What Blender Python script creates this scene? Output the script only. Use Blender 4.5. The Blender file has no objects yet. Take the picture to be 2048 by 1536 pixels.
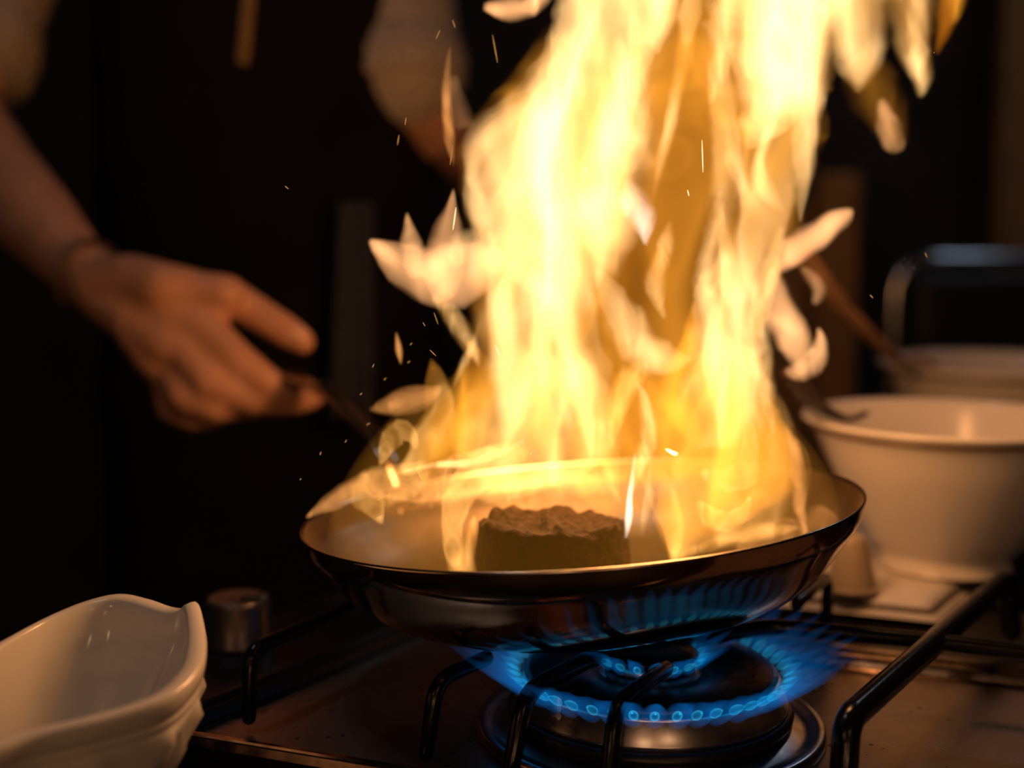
import bpy, math, random
from mathutils import Vector, Matrix, noise
random.seed(7)
sc = bpy.context.scene
col = sc.collection

# ------------------------------------------------------------------ camera, world, lights
FPX, PITCH, CAMH = 2700.0, math.radians(7.0), 0.238
cd = bpy.data.cameras.new('camera'); cam = bpy.data.objects.new('camera', cd); col.objects.link(cam)
cam.location = (0, 0, CAMH); cam.rotation_euler = (math.pi/2 - PITCH, 0, 0)
cd.sensor_width = 36.0; cd.lens = FPX/2048*36.0; cd.clip_start = 0.02; cd.clip_end = 50
cd.dof.use_dof = True; cd.dof.focus_distance = 0.585; cd.dof.aperture_fstop = 3.4; cd.dof.aperture_blades = 0
sc.camera = cam
w = bpy.data.worlds.new('night_room'); sc.world = w; w.use_nodes = True
w.node_tree.nodes['Background'].inputs[0].default_value = (0.9, 0.55, 0.35, 1)
w.node_tree.nodes['Background'].inputs[1].default_value = 0.0012
vs = sc.view_settings
vs.view_transform = 'Standard'; vs.look = 'None'; vs.exposure = 0.0; vs.gamma = 1.0; vs.use_curve_mapping = False
cy = sc.cycles
cy.use_denoising = True
cy.transparent_max_bounces = 128; cy.max_bounces = 8; cy.diffuse_bounces = 2; cy.glossy_bounces = 4
cy.caustics_reflective = False; cy.caustics_refractive = False
cy.sample_clamp_indirect = 4.0
cy.use_adaptive_sampling = True; cy.adaptive_threshold = 0.03; cy.adaptive_min_samples = 12

def lamp(name, loc, power, color, radius):
    l = bpy.data.lights.new(name, 'POINT'); l.energy = power; l.color = color; l.shadow_soft_size = radius
    o = bpy.data.objects.new(name, l); o.location = loc; col.objects.link(o); return o
# three small cool downlights in the ceiling above and beside the camera
for k, (lx, ly) in enumerate(((-0.62, 0.62), (-0.55, 0.72), (-0.5, 0.80))):
    lamp('ceiling_downlight', (lx, ly, 1.75), 1.5, (0.80, 0.9, 1.0), 0.02)

# warm lamps added behind the camera for pan reflections, one cool downlight over the chair
for lx, ly, lz, lp in ((0.55, -1.1, 1.0, 2.2), (-0.75, -0.9, 0.9, 2.2), (-0.35, -1.72, 0.35, 5.0), (0.45, -1.72, 0.15, 5.0)):
    lamp('warm_fill_lamp', (lx, ly, lz), lp, (1.0, 0.55, 0.28), 0.07)
lamp('ceiling_downlight', (1.08, 2.08, 1.3), 2.2, (0.72, 0.84, 1.0), 0.10)

# ------------------------------------------------------------------ helpers
def ray(x, y):
    u = (x-1024)/FPX; v = -(y-768)/FPX
    return Vector((u, math.cos(PITCH)+v*math.sin(PITCH), -math.sin(PITCH)+v*math.cos(PITCH)))
EYE = Vector((0, 0, CAMH))
def atz(x, y, z):
    d = ray(x, y); return EYE + d*((z-CAMH)/d.z)
def at(x, y, Y):
    d = ray(x, y); return EYE + d*(Y/d.y)
def pxm(Y): return Y/FPX*1.01          # metres per pixel at distance Y

def tagit(o, label=None, cat=None, group=None, kind=None):
    for k, v in (('label', label), ('category', cat), ('group', group), ('kind', kind)):
        if v: o[k] = v
    return o
def empty(name, loc, label=None, cat=None, group=None, kind=None):
    o = bpy.data.objects.new(name, None); col.objects.link(o); o.location = loc
    o.empty_display_size = 0.02
    return tagit(o, label, cat, group, kind)
class MB:
    """collects geometry in world coordinates"""
    def __init__(s): s.v = []; s.f = []; s.m = []
    def add(s, verts, faces, mi=0):
        n = len(s.v); s.v += [Vector(p) for p in verts]
        s.f += [tuple(i+n for i in f) for f in faces]; s.m += [mi]*len(faces); return s
    def xf(s, M): s.v = [M @ p for p in s.v]; return s
    def build(s, name, mats, parent=None, base=None, smooth=True, mods=None):
        me = bpy.data.meshes.new(name)
        org = Vector((0, 0, 0))
        par_org = Vector((0, 0, 0))
        q = parent
        while q is not None: par_org += q.location; q = q.parent
        if parent is None and base is not None: org = Vector(base)
        off = org if parent is None else par_org
        me.from_pydata([tuple(p-off) for p in s.v], [], s.f)
        if not isinstance(mats, (list, tuple)): mats = [mats]
        for m in mats: me.materials.append(m)
        me.polygons.foreach_set('material_index', s.m)
        me.polygons.foreach_set('use_smooth', [smooth]*len(s.f))
        me.update()
        o = bpy.data.objects.new(name, me); col.objects.link(o)
        if parent is not None: o.parent = parent
        else: o.location = org
        return o
def grid_faces(nu, nv, closed_u=False, closed_v=False, flip=False):
    f = []
    for i in range(nu if closed_u else nu-1):
        for j in range(nv if closed_v else nv-1):
            a, b = i*nv+j, ((i+1) % nu)*nv+j
            c, d = ((i+1) % nu)*nv+(j+1) % nv, i*nv+(j+1) % nv
            f.append((a, d, c, b) if flip else (a, b, c, d))
    return f
def spline(pts, n):
    """Catmull-Rom through tuples of any length"""
    P = [pts[0]] + list(pts) + [pts[-1]]
    out = []
    segs = len(pts)-1
    for k in range(n+1):
        t = k/n*segs; i = min(int(t), segs-1); t -= i
        p0, p1, p2, p3 = P[i], P[i+1], P[i+2], P[i+3]
        out.append(tuple(0.5*((2*b)+(c-a)*t+(2*a-5*b+4*c-d)*t*t+(3*b-a-3*c+d)*t**3) for a, b, c, d in zip(p0, p1, p2, p3)))
    return out
def tube(pts, rad, seg=12, flat=None, up=None):
    """solid tube along pts (Vectors); rad number or list; flat = (width factor, height factor)"""
    mb = MB(); n = len(pts)
    if not isinstance(rad, (list, tuple)): rad = [rad]*n
    pts = [Vector(p) for p in pts]
    t0 = (pts[1]-pts[0]).normalized()
    ref = Vector(up) if up is not None else (Vector((0, 0, 1)) if abs(t0.z) < 0.9 else Vector((0, 1, 0)))
    V = []
    nrm = (ref - t0*ref.dot(t0)).normalized()
    for i, p in enumerate(pts):
        t = (pts[min(i+1, n-1)]-pts[max(i-1, 0)]).normalized()
        nrm = (nrm - t*nrm.dot(t)).normalized(); b = t.cross(nrm)
        for k in range(seg):
            a = 2*math.pi*k/seg
            ca, sa = math.cos(a), math.sin(a)
            fx, fy = flat if flat else (1, 1)
            V.append(p + (b*ca*fx + nrm*sa*fy)*rad[i])
    F = grid_faces(n, seg, closed_v=True)
    c0, c1 = len(V), len(V)+1
    V += [pts[0], pts[-1]]
    for k in range(seg):
        F.append((c0, k, (k+1) % seg)); F.append((c1, (n-1)*seg+(k+1) % seg, (n-1)*seg+k))
    return mb.add(V, [tuple(reversed(f)) for f in F])
def rod(pts, r, seg=12, bend=0.014):
    """rod through corner points with rounded bends and domed ends"""
    pts = [Vector(p) for p in pts]; path = []
    d = (pts[1]-pts[0]).normalized()
    for i, p in enumerate(pts):
        if 0 < i < len(pts)-1:
            a, b = pts[i-1]-p, pts[i+1]-p
            k = min(bend, a.length*0.45, b.length*0.45)
            A, B = p+a.normalized()*k, p+b.normalized()*k
            for s in range(7):
                t = s/6; path.append(A*(1-t)**2+p*2*t*(1-t)+B*t*t)
        else: path.append(p)
    rr = [r]*len(path)
    def cap(end, nxt):
        dd = (end-nxt).normalized()
        return [(end+dd*r*(math.sin(a)-1), r*math.cos(a)) for a in (math.radians(x) for x in (0, 35, 60, 80, 89))]
    c0 = cap(path[0], path[1]); c1 = cap(path[-1], path[-2])
    full = [p for p, _ in reversed(c0)] + path[1:-1] + [p for p, _ in c1]
    rads = [q for _, q in reversed(c0)] + rr[1:-1] + [q for _, q in c1]
    return tube(full, rads, seg)
def lathe(profile, seg=64, center=(0, 0, 0), wob=None, closed=False):
    """profile [(r,z)] -> surface of revolution"""
    V = []; c = Vector(center)
    for i in range(seg):
        a = 2*math.pi*i/seg
        for (r, z) in profile:
            rr = r*(wob(a, r, z) if wob else 1)
            V.append(c+Vector((rr*math.cos(a), rr*math.sin(a), z)))
    return MB().add(V, grid_faces(seg, len(profile), closed_u=True, closed_v=closed, flip=False))
def box(c, s, ex=None, ey=None):
    """box with centre c, size s, plan axes ex,ey"""
    c = Vector(c); ex = Vector(ex) if ex is not None else Vector((1, 0, 0)); ey = Vector(ey) if ey is not None else Vector((0, 1, 0)); ez = Vector((0, 0, 1))
    V = [c+ex*(s[0]/2*a)+ey*(s[1]/2*b)+ez*(s[2]/2*d) for a in (-1, 1) for b in (-1, 1) for d in (-1, 1)]
    F = [(0, 1, 3, 2), (4, 6, 7, 5), (0, 4, 5, 1), (2, 3, 7, 6), (0, 2, 6, 4), (1, 5, 7, 3)]
    return MB().add(V, F)
def bevel(o, wd, seg=3):
    m = o.modifiers.new('bevel', 'BEVEL'); m.width = wd; m.segments = seg; m.limit_method = 'ANGLE'; return o

# ------------------------------------------------------------------ materials
def nodes(name):
    m = bpy.data.materials.new(name); m.use_nodes = True; nt = m.node_tree
    return m, nt, nt.nodes['Principled BSDF'], nt.links
def mat(name, color, rough=0.5, metal=0.0, spec=0.5, nscale=None, namp=0.25, bump=0.0, bscale=200, coat=0.0, sss=0.0, stretch=None):
    m, nt, p, L = nodes(name)
    p.inputs['Base Color'].default_value = (*color, 1); p.inputs['Roughness'].default_value = rough
    p.inputs['Metallic'].default_value = metal; p.inputs['Specular IOR Level'].default_value = spec
    p.inputs['Coat Weight'].default_value = coat
    if sss: p.inputs['Subsurface Weight'].default_value = sss; p.inputs['Subsurface Radius'].default_value = (0.01, 0.004, 0.002)
    tc = nt.nodes.new('ShaderNodeTexCoord')
    src = tc.outputs['Object']
    if stretch:
        mp = nt.nodes.new('ShaderNodeMapping'); mp.inputs['Scale'].default_value = stretch
        L.new(src, mp.inputs['Vector']); src = mp.outputs['Vector']
    if nscale:
        n = nt.nodes.new('ShaderNodeTexNoise'); n.inputs['Scale'].default_value = nscale; n.inputs['Detail'].default_value = 5
        L.new(src, n.inputs['Vector'])
        mr = nt.nodes.new('ShaderNodeMapRange'); mr.inputs[1].default_value = 0.3; mr.inputs[2].default_value = 0.7
        mr.inputs[3].default_value = 1-namp; mr.inputs[4].default_value = 1+namp
        L.new(n.outputs[0], mr.inputs[0])
        mx = nt.nodes.new('ShaderNodeMix'); mx.data_type = 'RGBA'; mx.blend_type = 'MULTIPLY'; mx.inputs[0].default_value = 1
        mx.inputs[6].default_value = (*color, 1); L.new(mr.outputs[0], mx.inputs[7]); L.new(mx.outputs[2], p.inputs['Base Color'])
    if bump:
        n2 = nt.nodes.new('ShaderNodeTexNoise'); n2.inputs['Scale'].default_value = bscale; n2.inputs['Detail'].default_value = 6
        L.new(src, n2.inputs['Vector'])
        b = nt.nodes.new('ShaderNodeBump'); b.inputs['Strength'].default_value = bump; b.inputs['Distance'].default_value = 0.002
        L.new(n2.outputs[0], b.inputs['Height']); L.new(b.outputs[0], p.inputs['Normal'])
    return m
_fl = {}
def flame_mat(color, density):
    """glowing gas: a volume that gives off light and hides nothing"""
    key = (tuple(round(c, 3) for c in color), round(density, 2))
    if key in _fl: return _fl[key]
    m = bpy.data.materials.new('flame_gas'); m.use_nodes = True; nt = m.node_tree; nt.nodes.clear()
    out = nt.nodes.new('ShaderNodeOutputMaterial')
    rgb = nt.nodes.new('ShaderNodeRGB'); rgb.outputs[0].default_value = (1, 1, 1, 1)
    tr = nt.nodes.new('ShaderNodeBsdfTransparent'); nt.links.new(rgb.outputs[0], tr.inputs[0]); nt.links.new(tr.outputs[0], out.inputs['Surface'])
    em = nt.nodes.new('ShaderNodeEmission'); em.inputs[0].default_value = (*color, 1); em.inputs[1].default_value = density
    nt.links.new(em.outputs[0], out.inputs['Volume'])
    _fl[key] = m; return m
_sm = {}
def stream_mat(color, density, base, amp, width=0.055, scale=26.0, off=(0, 0, 0), step=0.25, color2=None):
    """glowing gas whose light sits in thin folded sheets drawn upward"""
    key = (color, round(density, 1), base, amp, width, scale, off, step, color2)
    if key in _sm: return _sm[key]
    m = _sm[key] = bpy.data.materials.new('flame_sheets'); m.use_nodes = True; nt = m.node_tree; nt.nodes.clear(); L = nt.links
    out = nt.nodes.new('ShaderNodeOutputMaterial')
    rgb = nt.nodes.new('ShaderNodeRGB'); rgb.outputs[0].default_value = (1, 1, 1, 1)
    tr = nt.nodes.new('ShaderNodeBsdfTransparent'); L.new(rgb.outputs[0], tr.inputs[0]); L.new(tr.outputs[0], out.inputs['Surface'])
    tc = nt.nodes.new('ShaderNodeTexCoord')
    mp = nt.nodes.new('ShaderNodeMapping'); mp.inputs['Scale'].default_value = (1, 1, 0.34); mp.inputs['Location'].default_value = off
    L.new(tc.outputs['Object'], mp.inputs['Vector'])
    n1 = nt.nodes.new('ShaderNodeTexNoise'); n1.inputs['Scale'].default_value = scale*0.8; n1.inputs['Detail'].default_value = 0
    L.new(mp.outputs[0], n1.inputs['Vector'])
    sub = nt.nodes.new('ShaderNodeVectorMath'); sub.operation = 'MULTIPLY_ADD'
    sub.inputs[1].default_value = (0.05, 0.05, 0.03); L.new(n1.outputs['Color'], sub.inputs[0]); L.new(mp.outputs[0], sub.inputs[2])
    n2 = nt.nodes.new('ShaderNodeTexNoise'); n2.inputs['Scale'].default_value = scale; n2.inputs['Detail'].default_value = 1.0
    L.new(sub.outputs[0], n2.inputs['Vector'])
    def mth(op, a, b):
        q = nt.nodes.new('ShaderNodeMath'); q.operation = op
        for i, v in enumerate((a, b)):
            if hasattr(v, 'is_linked'): L.new(v, q.inputs[i])
            else: q.inputs[i].default_value = v
        return q.outputs[0]
    d = mth('DIVIDE', mth('SUBTRACT', n2.outputs[0], 0.5), width)
    sh = mth('DIVIDE', 1.0, mth('ADD', mth('MULTIPLY', d, d), 1.0))
    s2 = mth('MULTIPLY', sh, sh)
    cm = nt.nodes.new('ShaderNodeMix'); cm.data_type = 'RGBA'; cm.clamp_factor = False
    c2 = color2 or color
    cm.inputs[6].default_value = (*[c*base for c in color], 1); cm.inputs[7].default_value = (*[c*(base+amp) for c in c2], 1)
    L.new(s2, cm.inputs[0])
    em = nt.nodes.new('ShaderNodeEmission'); em.inputs[1].default_value = density; L.new(cm.outputs[2], em.inputs[0])
    L.new(em.outputs[0], out.inputs['Volume'])
    m.cycles.volume_step_rate = step
    return m
def glow_mat(name, color, strength):
    m = bpy.data.materials.new(name); m.use_nodes = True; nt = m.node_tree; nt.nodes.clear()
    out = nt.nodes.new('ShaderNodeOutputMaterial'); em = nt.nodes.new('ShaderNodeEmission')
    em.inputs[0].default_value = (*color, 1); em.inputs[1].default_value = strength
    nt.links.new(em.outputs[0], out.inputs['Surface']); m.cycles.emission_sampling = 'NONE'; return m

M_black_enamel = mat('black_enamel', (0.007, 0.007, 0.008), 0.2, spec=0.4, bump=0.05, bscale=300)
M_pan_out = mat('pan_polished_steel', (0.64, 0.44, 0.30), 0.10, 1.0, nscale=60, namp=0.12, bump=0.015, bscale=90)
M_pan_in = mat('pan_seasoned_steel', (0.26, 0.20, 0.15), 0.38, 1.0, nscale=40, namp=0.3)
M_rim = mat('pan_rim_steel', (0.75, 0.62, 0.48), 0.22, 1.0)
M_handle = mat('handle_steel', (0.42, 0.34, 0.26), 0.25, 1.0)
M_steak = mat('seared_meat', (0.030, 0.012, 0.005), 0.75, spec=0.25, nscale=320, namp=0.9, bump=1.0, bscale=260)
M_ceramic = mat('white_ceramic', (0.78, 0.74, 0.70), 0.16, spec=0.5, nscale=8, namp=0.03)
M_ceramic_dish = mat('glazed_white_ceramic', (0.74, 0.72, 0.69), 0.14, spec=0.5, nscale=8, namp=0.03)
M_band = mat('bowl_line_brown', (0.16, 0.10, 0.06), 0.3)
M_cloth = mat('white_linen', (0.70, 0.66, 0.62), 0.9, nscale=30, namp=0.06, bump=0.25, bscale=700)
M_wood = mat('spoon_wood', (0.34, 0.19, 0.09), 0.55, nscale=30, namp=0.3, stretch=(1, 1, 6))
M_darkspoon = mat('dark_utensil', (0.05, 0.03, 0.02), 0.4, nscale=20)
M_skin = mat('skin', (0.52, 0.27, 0.17), 0.5, nscale=45, namp=0.10, bump=0.15, bscale=160, sss=0.15)
M_nail = mat('finger_nail', (0.62, 0.36, 0.27), 0.3)
M_shirt = mat('pale_shirt_cotton', (0.42, 0.36, 0.30), 0.9, nscale=10, namp=0.15, bump=0.3, bscale=60)
M_apron = mat('black_apron_cotton', (0.010, 0.008, 0.008), 0.95, spec=0.1, nscale=12, namp=0.3)
M_cord = mat('tan_cord', (0.35, 0.22, 0.09), 0.8, nscale=200, namp=0.3)
M_towel = mat('grey_towel_cotton', (0.04, 0.048, 0.06), 0.95, nscale=80, namp=0.2, bump=0.4, bscale=500)
M_burner_metal = mat('burner_aluminium', (0.55, 0.52, 0.50), 0.28, 1.0, nscale=90, namp=0.25, stretch=(1, 1, 0.1))
M_burner_black = mat('burner_cap_enamel', (0.010, 0.010, 0.012), 0.35)
M_worktop = mat('worktop_dark_stone', (0.012, 0.010, 0.009), 0.35, nscale=60, namp=0.4)
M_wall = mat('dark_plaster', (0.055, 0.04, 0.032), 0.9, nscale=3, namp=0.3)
M_floor = mat('dark_floor', (0.03, 0.025, 0.02), 0.6, nscale=5)
M_chair = mat('black_leather', (0.012, 0.010, 0.010), 0.4, nscale=40)
M_chrome = mat('chrome_tube', (0.7, 0.72, 0.78), 0.22, 1.0)
M_boxwood = mat('brown_wood', (0.36, 0.20, 0.08), 0.6, nscale=12, namp=0.3, stretch=(6, 1, 1))
M_knob = mat('knob_satin_metal', (0.21, 0.18, 0.17), 0.35, 0.8, nscale=60, namp=0.15)

# stained steel of the hob tray: brushed, with burnt-on specks
def hob_mat():
    m, nt, p, L = nodes('hob_brushed_steel')
    p.inputs['Metallic'].default_value = 0.7; p.inputs['Roughness'].default_value = 0.2
    tc = nt.nodes.new('ShaderNodeTexCoord')
    vo = nt.nodes.new('ShaderNodeTexVoronoi'); vo.inputs['Scale'].default_value = 130; vo.inputs['Randomness'].default_value = 1.0
    L.new(tc.outputs['Object'], vo.inputs['Vector'])
    ns = nt.nodes.new('ShaderNodeTexNoise'); ns.inputs['Scale'].default_value = 22; ns.inputs['Detail'].default_value = 3
    L.new(tc.outputs['Object'], ns.inputs['Vector'])
    thr = nt.nodes.new('ShaderNodeMapRange'); thr.inputs[1].default_value = 0.48; thr.inputs[2].default_value = 0.66; thr.inputs[3].default_value = 0.0; thr.inputs[4].default_value = 0.30
    L.new(ns.outputs[0], thr.inputs[0])
    lt = nt.nodes.new('ShaderNodeMath'); lt.operation = 'LESS_THAN'; L.new(vo.outputs['Distance'], lt.inputs[0]); L.new(thr.outputs[0], lt.inputs[1])
    mx = nt.nodes.new('ShaderNodeMix'); mx.data_type = 'RGBA'
    mx.inputs[6].default_value = (0.36, 0.29, 0.24, 1); mx.inputs[7].default_value = (0.03, 0.02, 0.012, 1)
    L.new(lt.outputs[0], mx.inputs[0]); L.new(mx.outputs[2], p.inputs['Base Color'])
    st = nt.nodes.new('ShaderNodeTexNoise'); st.inputs['Scale'].default_value = 9; st.inputs['Detail'].default_value = 8
    L.new(tc.outputs['Object'], st.inputs['Vector'])
    rr = nt.nodes.new('ShaderNodeMapRange'); rr.inputs[3].default_value = 0.16; rr.inputs[4].default_value = 0.42
    L.new(st.outputs[0], rr.inputs[0]); L.new(rr.outputs[0], p.inputs['Roughness'])
    return m
M_hob = hob_mat()
M_lip = mat('hob_edge_steel', (0.40, 0.31, 0.25), 0.18, 1.0, nscale=150, namp=0.3)

# ------------------------------------------------------------------ setting
def plane(name, pts, m, label, cat):
    o = MB().add(pts, [(0, 1, 2, 3)]).build(name, m, base=pts[0], smooth=False); tagit(o, label, cat, kind='structure'); return o
plane('floor', [(-4, -2, -0.9), (4, -2, -0.9), (4, 5, -0.9), (-4, 5, -0.9)], M_floor, 'dark floor behind the worktop', 'floor')
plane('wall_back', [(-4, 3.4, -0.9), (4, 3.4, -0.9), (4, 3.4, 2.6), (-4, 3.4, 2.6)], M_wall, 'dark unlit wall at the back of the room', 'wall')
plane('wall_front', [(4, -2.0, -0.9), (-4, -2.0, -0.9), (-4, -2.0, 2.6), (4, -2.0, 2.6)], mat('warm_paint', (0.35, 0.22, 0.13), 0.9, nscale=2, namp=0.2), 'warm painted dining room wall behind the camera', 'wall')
U = Vector((math.cos(math.radians(57)), math.sin(math.radians(57)), 0))
Vv = Vector((math.cos(math.radians(-21.5)), math.sin(math.radians(-21.5)), 0))
# worktop: a slab whose left edge runs along the hob so that the cook stands beyond it
A = Vector((-0.25, 0.30, 0)); 
wt = MB()
corners = [A+U*-0.25, A+U*-0.25+Vv*1.6, A+U*1.15+Vv*1.6, A+U*0.62+Vv*-0.02, A+U*0.2-Vv*0.25, A-U*0.25-Vv*0.35]
top = [Vector((p.x, p.y, -0.002)) for p in corners]; bot = [Vector((p.x, p.y, -0.045)) for p in corners]
n = len(top)
wt.add(top+bot, [tuple(range(n)), tuple(reversed(range(n, 2*n)))]+[(i, i+n, (i+1) % n+n, (i+1) % n) for i in range(n)])
tagit(bevel(wt.build('counter', M_worktop, base=A, smooth=False), 0.004), 'dark stone worktop carrying the gas hob', 'worktop', kind='structure')

# ------------------------------------------------------------------ gas hob
c_front = atz(370, 1460, 0.012); c_back = atz(1870, 1310, 0.012); c_left = atz(560, 1338, 0.012)
def cross2(p, d, q, e):
    # p + d*s == q + e*t
    den = d.x*e.y-d.y*e.x; s = ((q.x-p.x)*e.y-(q.y-p.y)*e.x)/den; return p+d*s
FL = cross2(c_front, Vv, c_left, U); BL = cross2(c_back, Vv, c_left, U)
LEN = 0.62
FR, BR = FL+Vv*LEN, BL+Vv*LEN
hob = empty('gas_hob', (FL+BR)/2*Vector((1, 1, 0)).x if False else Vector(((FL.x+BR.x)/2, (FL.y+BR.y)/2, 0)),
            'stained steel gas hob under the burning pan', 'hob')
tr = MB(); z0 = 0.0
tray_pts = [FL, FR, BR, BL]
tr.add([(p.x, p.y, 0.001) for p in tray_pts]+[(p.x, p.y, -0.001) for p in tray_pts], [(0, 1, 2, 3), (7, 6, 5, 4), (0, 4, 5, 1), (1, 5, 6, 2), (2, 6, 7, 3), (3, 7, 4, 0)])
tr.build('tray', M_hob, hob, smooth=False)
def lip(name, a, b, inward, wid=0.014, h=0.012):
    # rolled steel edge: profile swept from a to b
    prof = [(0, 0), (0, h*0.7), (wid*0.15, h), (wid*0.45, h), (wid*0.55, h*0.75), (wid*0.8, h*0.7), (wid*0.95, h*0.2), (wid*1.2, 0.0015)]
    mb = MB(); V = []
    for p in (a, b):
        for (q, z) in prof: V.append(Vector((p.x, p.y, 0))+inward*(q-wid*0.6)+Vector((0, 0, z)))
    k = len(prof)
    mb.add(V, [(j, j+1, k+j+1, k+j) for j in range(k-1)]+[tuple(range(k)), tuple(reversed(range(k, 2*k)))])
    o = mb.build(name, M_burner_black if name == 'side_edge' else M_lip, hob, smooth=False); return bevel(o, 0.0012, 2)
inU = Vector((-Vv.y, Vv.x, 0)); inV = Vector((U.y, -U.x, 0))
lip('front_edge', FL, FR, inU, 0.016, 0.014); lip('back_edge', BL, BR, -inU, 0.014, 0.010); lip('side_edge', FL, BL, inV, 0.014, 0.010)
kp = [FL-inV*0.012, BL-inV*0.012, BL-inV*0.085, FL-inV*0.085]
kp = [Vector((p.x, p.y, 0.004)) for p in kp]
mb = MB(); mb.add(kp+[p-Vector((0, 0, 0.005)) for p in kp], [(0, 1, 2, 3), (7, 6, 5, 4), (0, 4, 5, 1), (1, 5, 6, 2), (2, 6, 7, 3), (3, 7, 4, 0)])
mb.build('control_panel', M_burner_black, hob, smooth=False)
kc = atz(478, 1288, 0.004); kr = 0.0185
kprof = [(0, 0), (kr*1.06, 0), (kr*1.06, 0.003), (kr, 0.004), (kr*0.97, 0.024), (kr*0.93, 0.0265), (kr*0.85, 0.0272), (kr*0.55, 0.0262), (0, 0.026)]
kn = lathe(kprof, 48, kc).build('control_knob', M_knob, hob)
kn['label'] = 'round satin metal control knob'
kd = (U*0.4-Vv*0.2).normalized()
ptr = box(kc+Vector((0, 0, 0.0268))+Vv*0.010, (0.014, 0.005, 0.004), Vv, inU); bevel(ptr.build('pointer', M_knob, kn, smooth=False), 0.0015)

# ------------------------------------------------------------------ pan support
ZG = 0.0385
grate = empty('pan_support', Vector(atz(1690, 1400, 0)), 'black enamelled wire pan support around the lit burner', 'pan support')
def bar(px, r, name='bar', bend=0.012):
    o = rod([atz(*p) if len(p) == 3 else p[0] for p in px], r, 14, bend).build(name, M_black_enamel, grate); return o
def foot(x, y, z=ZG, lean=(0, 0)):
    p = atz(x, y, z); return (Vector((p.x+lean[0], p.y+lean[1], 0.004)),)
R1 = 0.0036
bar([foot(868, 1368, lean=(-0.004, 0)), (872, 1362, ZG), (982, 1312, ZG)], R1, 'finger', 0.011)
bar([foot(1045, 1392, lean=(-0.006, -0.006)), (1052, 1382, ZG), (1196, 1310, ZG), (1540, 1252, ZG), (1872, 1283, ZG), (2120, 1312, ZG), foot(2120, 1312)], 0.0040, 'bar', 0.012)
bar([foot(1228, 1415, lean=(-.004, -.012)), (1232, 1408, ZG), (1338, 1332, ZG)], R1, 'finger', 0.011)
bar([foot(1688, 1455), (1694, 1440, ZG), (2012, 1158, ZG), foot(2030, 1160)], 0.0058, 'bar', 0.009)
bar([foot(1656, 1152), (1655, 1150, ZG), (1590, 1210, ZG)], 0.0034, 'finger', 0.009)
bar([foot(494, 1306), (500, 1300, ZG), (745, 1196, ZG), (905, 1262, ZG)], 0.0034, 'bar', 0.009)

# ------------------------------------------------------------------ burner
bc = atz(1300, 1335, 0.030); bc.z = 0
burner = empty('gas_burner', bc, 'lit round gas burner with stacked metal rings', 'burner')
lathe([(0, 0.0012), (0.0812, 0.0012), (0.0812, 0.0045), (0.0795, 0.0062), (0.0765, 0.0058), (0.0745, 0.0042), (0.070, 0.0038), (0.066, 0.0060), (0.060, 0.0065), (0, 0.0065)], 96, bc).build('base_ring', M_burner_metal, burner)
lathe([(0, 0.006), (0.0655, 0.006), (0.0665, 0.0125), (0.0635, 0.0148), (0, 0.0148)], 80, bc).build('burner_body', M_burner_black, burner)
def flute(a, r, z): return 1.0+(0.012 if (int(a/(2*math.pi)*96) % 2) else 0.0) if 0.017 < z < 0.0255 else 1.0
lathe([(0.02, 0.0148), (0.0640, 0.0150), (0.0636, 0.0168), (0.0598, 0.0262), (0.0602, 0.0274), (0.0575, 0.0280), (0.02, 0.0280)], 192, bc, flute).build('flame_spreader', M_burner_metal, burner)
lathe([(0.024, 0.0281), (0.0578, 0.0281), (0.0590, 0.0295), (0.0560, 0.0318), (0.0460, 0.0330), (0.036, 0.0322), (0.030, 0.0300), (0.024, 0.0290)], 96, bc, closed=True).build('outer_cap', M_burner_black, burner)
lathe([(0.0, 0.027), (0.021, 0.027), (0.0205, 0.0355), (0.0, 0.0355)], 64, bc).build('inner_spreader', M_burner_metal, burner)
lathe([(0.0, 0.0356), (0.0215, 0.0356), (0.0225, 0.0375), (0.0200, 0.0395), (0.010, 0.0400), (0.0, 0.0400)], 64, bc).build('inner_cap', M_burner_black, burner)
ep = atz(1118, 1500, 0.006)
lathe([(0, 0), (0.0034, 0), (0.0034, 0.012), (0.0042, 0.0125), (0.0042, 0.017), (0.0028, 0.018), (0.0024, 0.024), (0.001, 0.0255), (0, 0.0255)], 20, ep).build('ignition_electrode', M_knob, burner)

# blue gas flame
gas = empty('burner_flame', Vector((bc.x, bc.y, 0.026)), 'ring of blue gas flames fanning out under the pan', 'flame')
def jet_mesh(length, r, up, hollow=0.0):
    # teardrop along local +x rising by angle; a hollow one has a dark core
    V = []; N, S = 14, 12; F = []
    for q in ((1.0, hollow) if hollow else (1.0,)):
        b = len(V)
        for i in range(N+1):
            t = i/N; tt = t if q == 1.0 else 0.06+0.80*t
            rr = q*r*(min(1.0, tt/0.12)**0.6*(1-tt)**0.85 if not hollow else max(0.0, math.sin(math.pi*tt**0.62)))+1e-5
            x = length*tt; z = math.tan(up)*x+0.18*length*tt*tt*math.sin(up)
            for k in range(S):
                a = 2*math.pi*k/S; V.append((x, rr*math.cos(a), z+rr*math.sin(a)))
        f = grid_faces(N+1, S, closed_v=True, flip=True)+[tuple(range(S)), tuple(reversed(range(N*S, (N+1)*S)))]
        F += [tuple(b+k for k in (w if q == 1.0 else reversed(w))) for w in f]
    me = bpy.data.meshes.new('flame_jet'); me.from_pydata(V, [], F); me.polygons.foreach_set('use_smooth', [True]*len(F)); me.update(); return me
BLUE = (0.003, 0.27, 0.95); CYAN = (0.03, 0.62, 1.0)
jm = jet_mesh(0.035, 0.0066, math.radians(25)); jm.materials.append(flame_mat(BLUE, 8.5))
ji = jet_mesh(0.010, 0.0023, math.radians(26), hollow=0.72); ji.materials.append(flame_mat(CYAN, 75))
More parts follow.
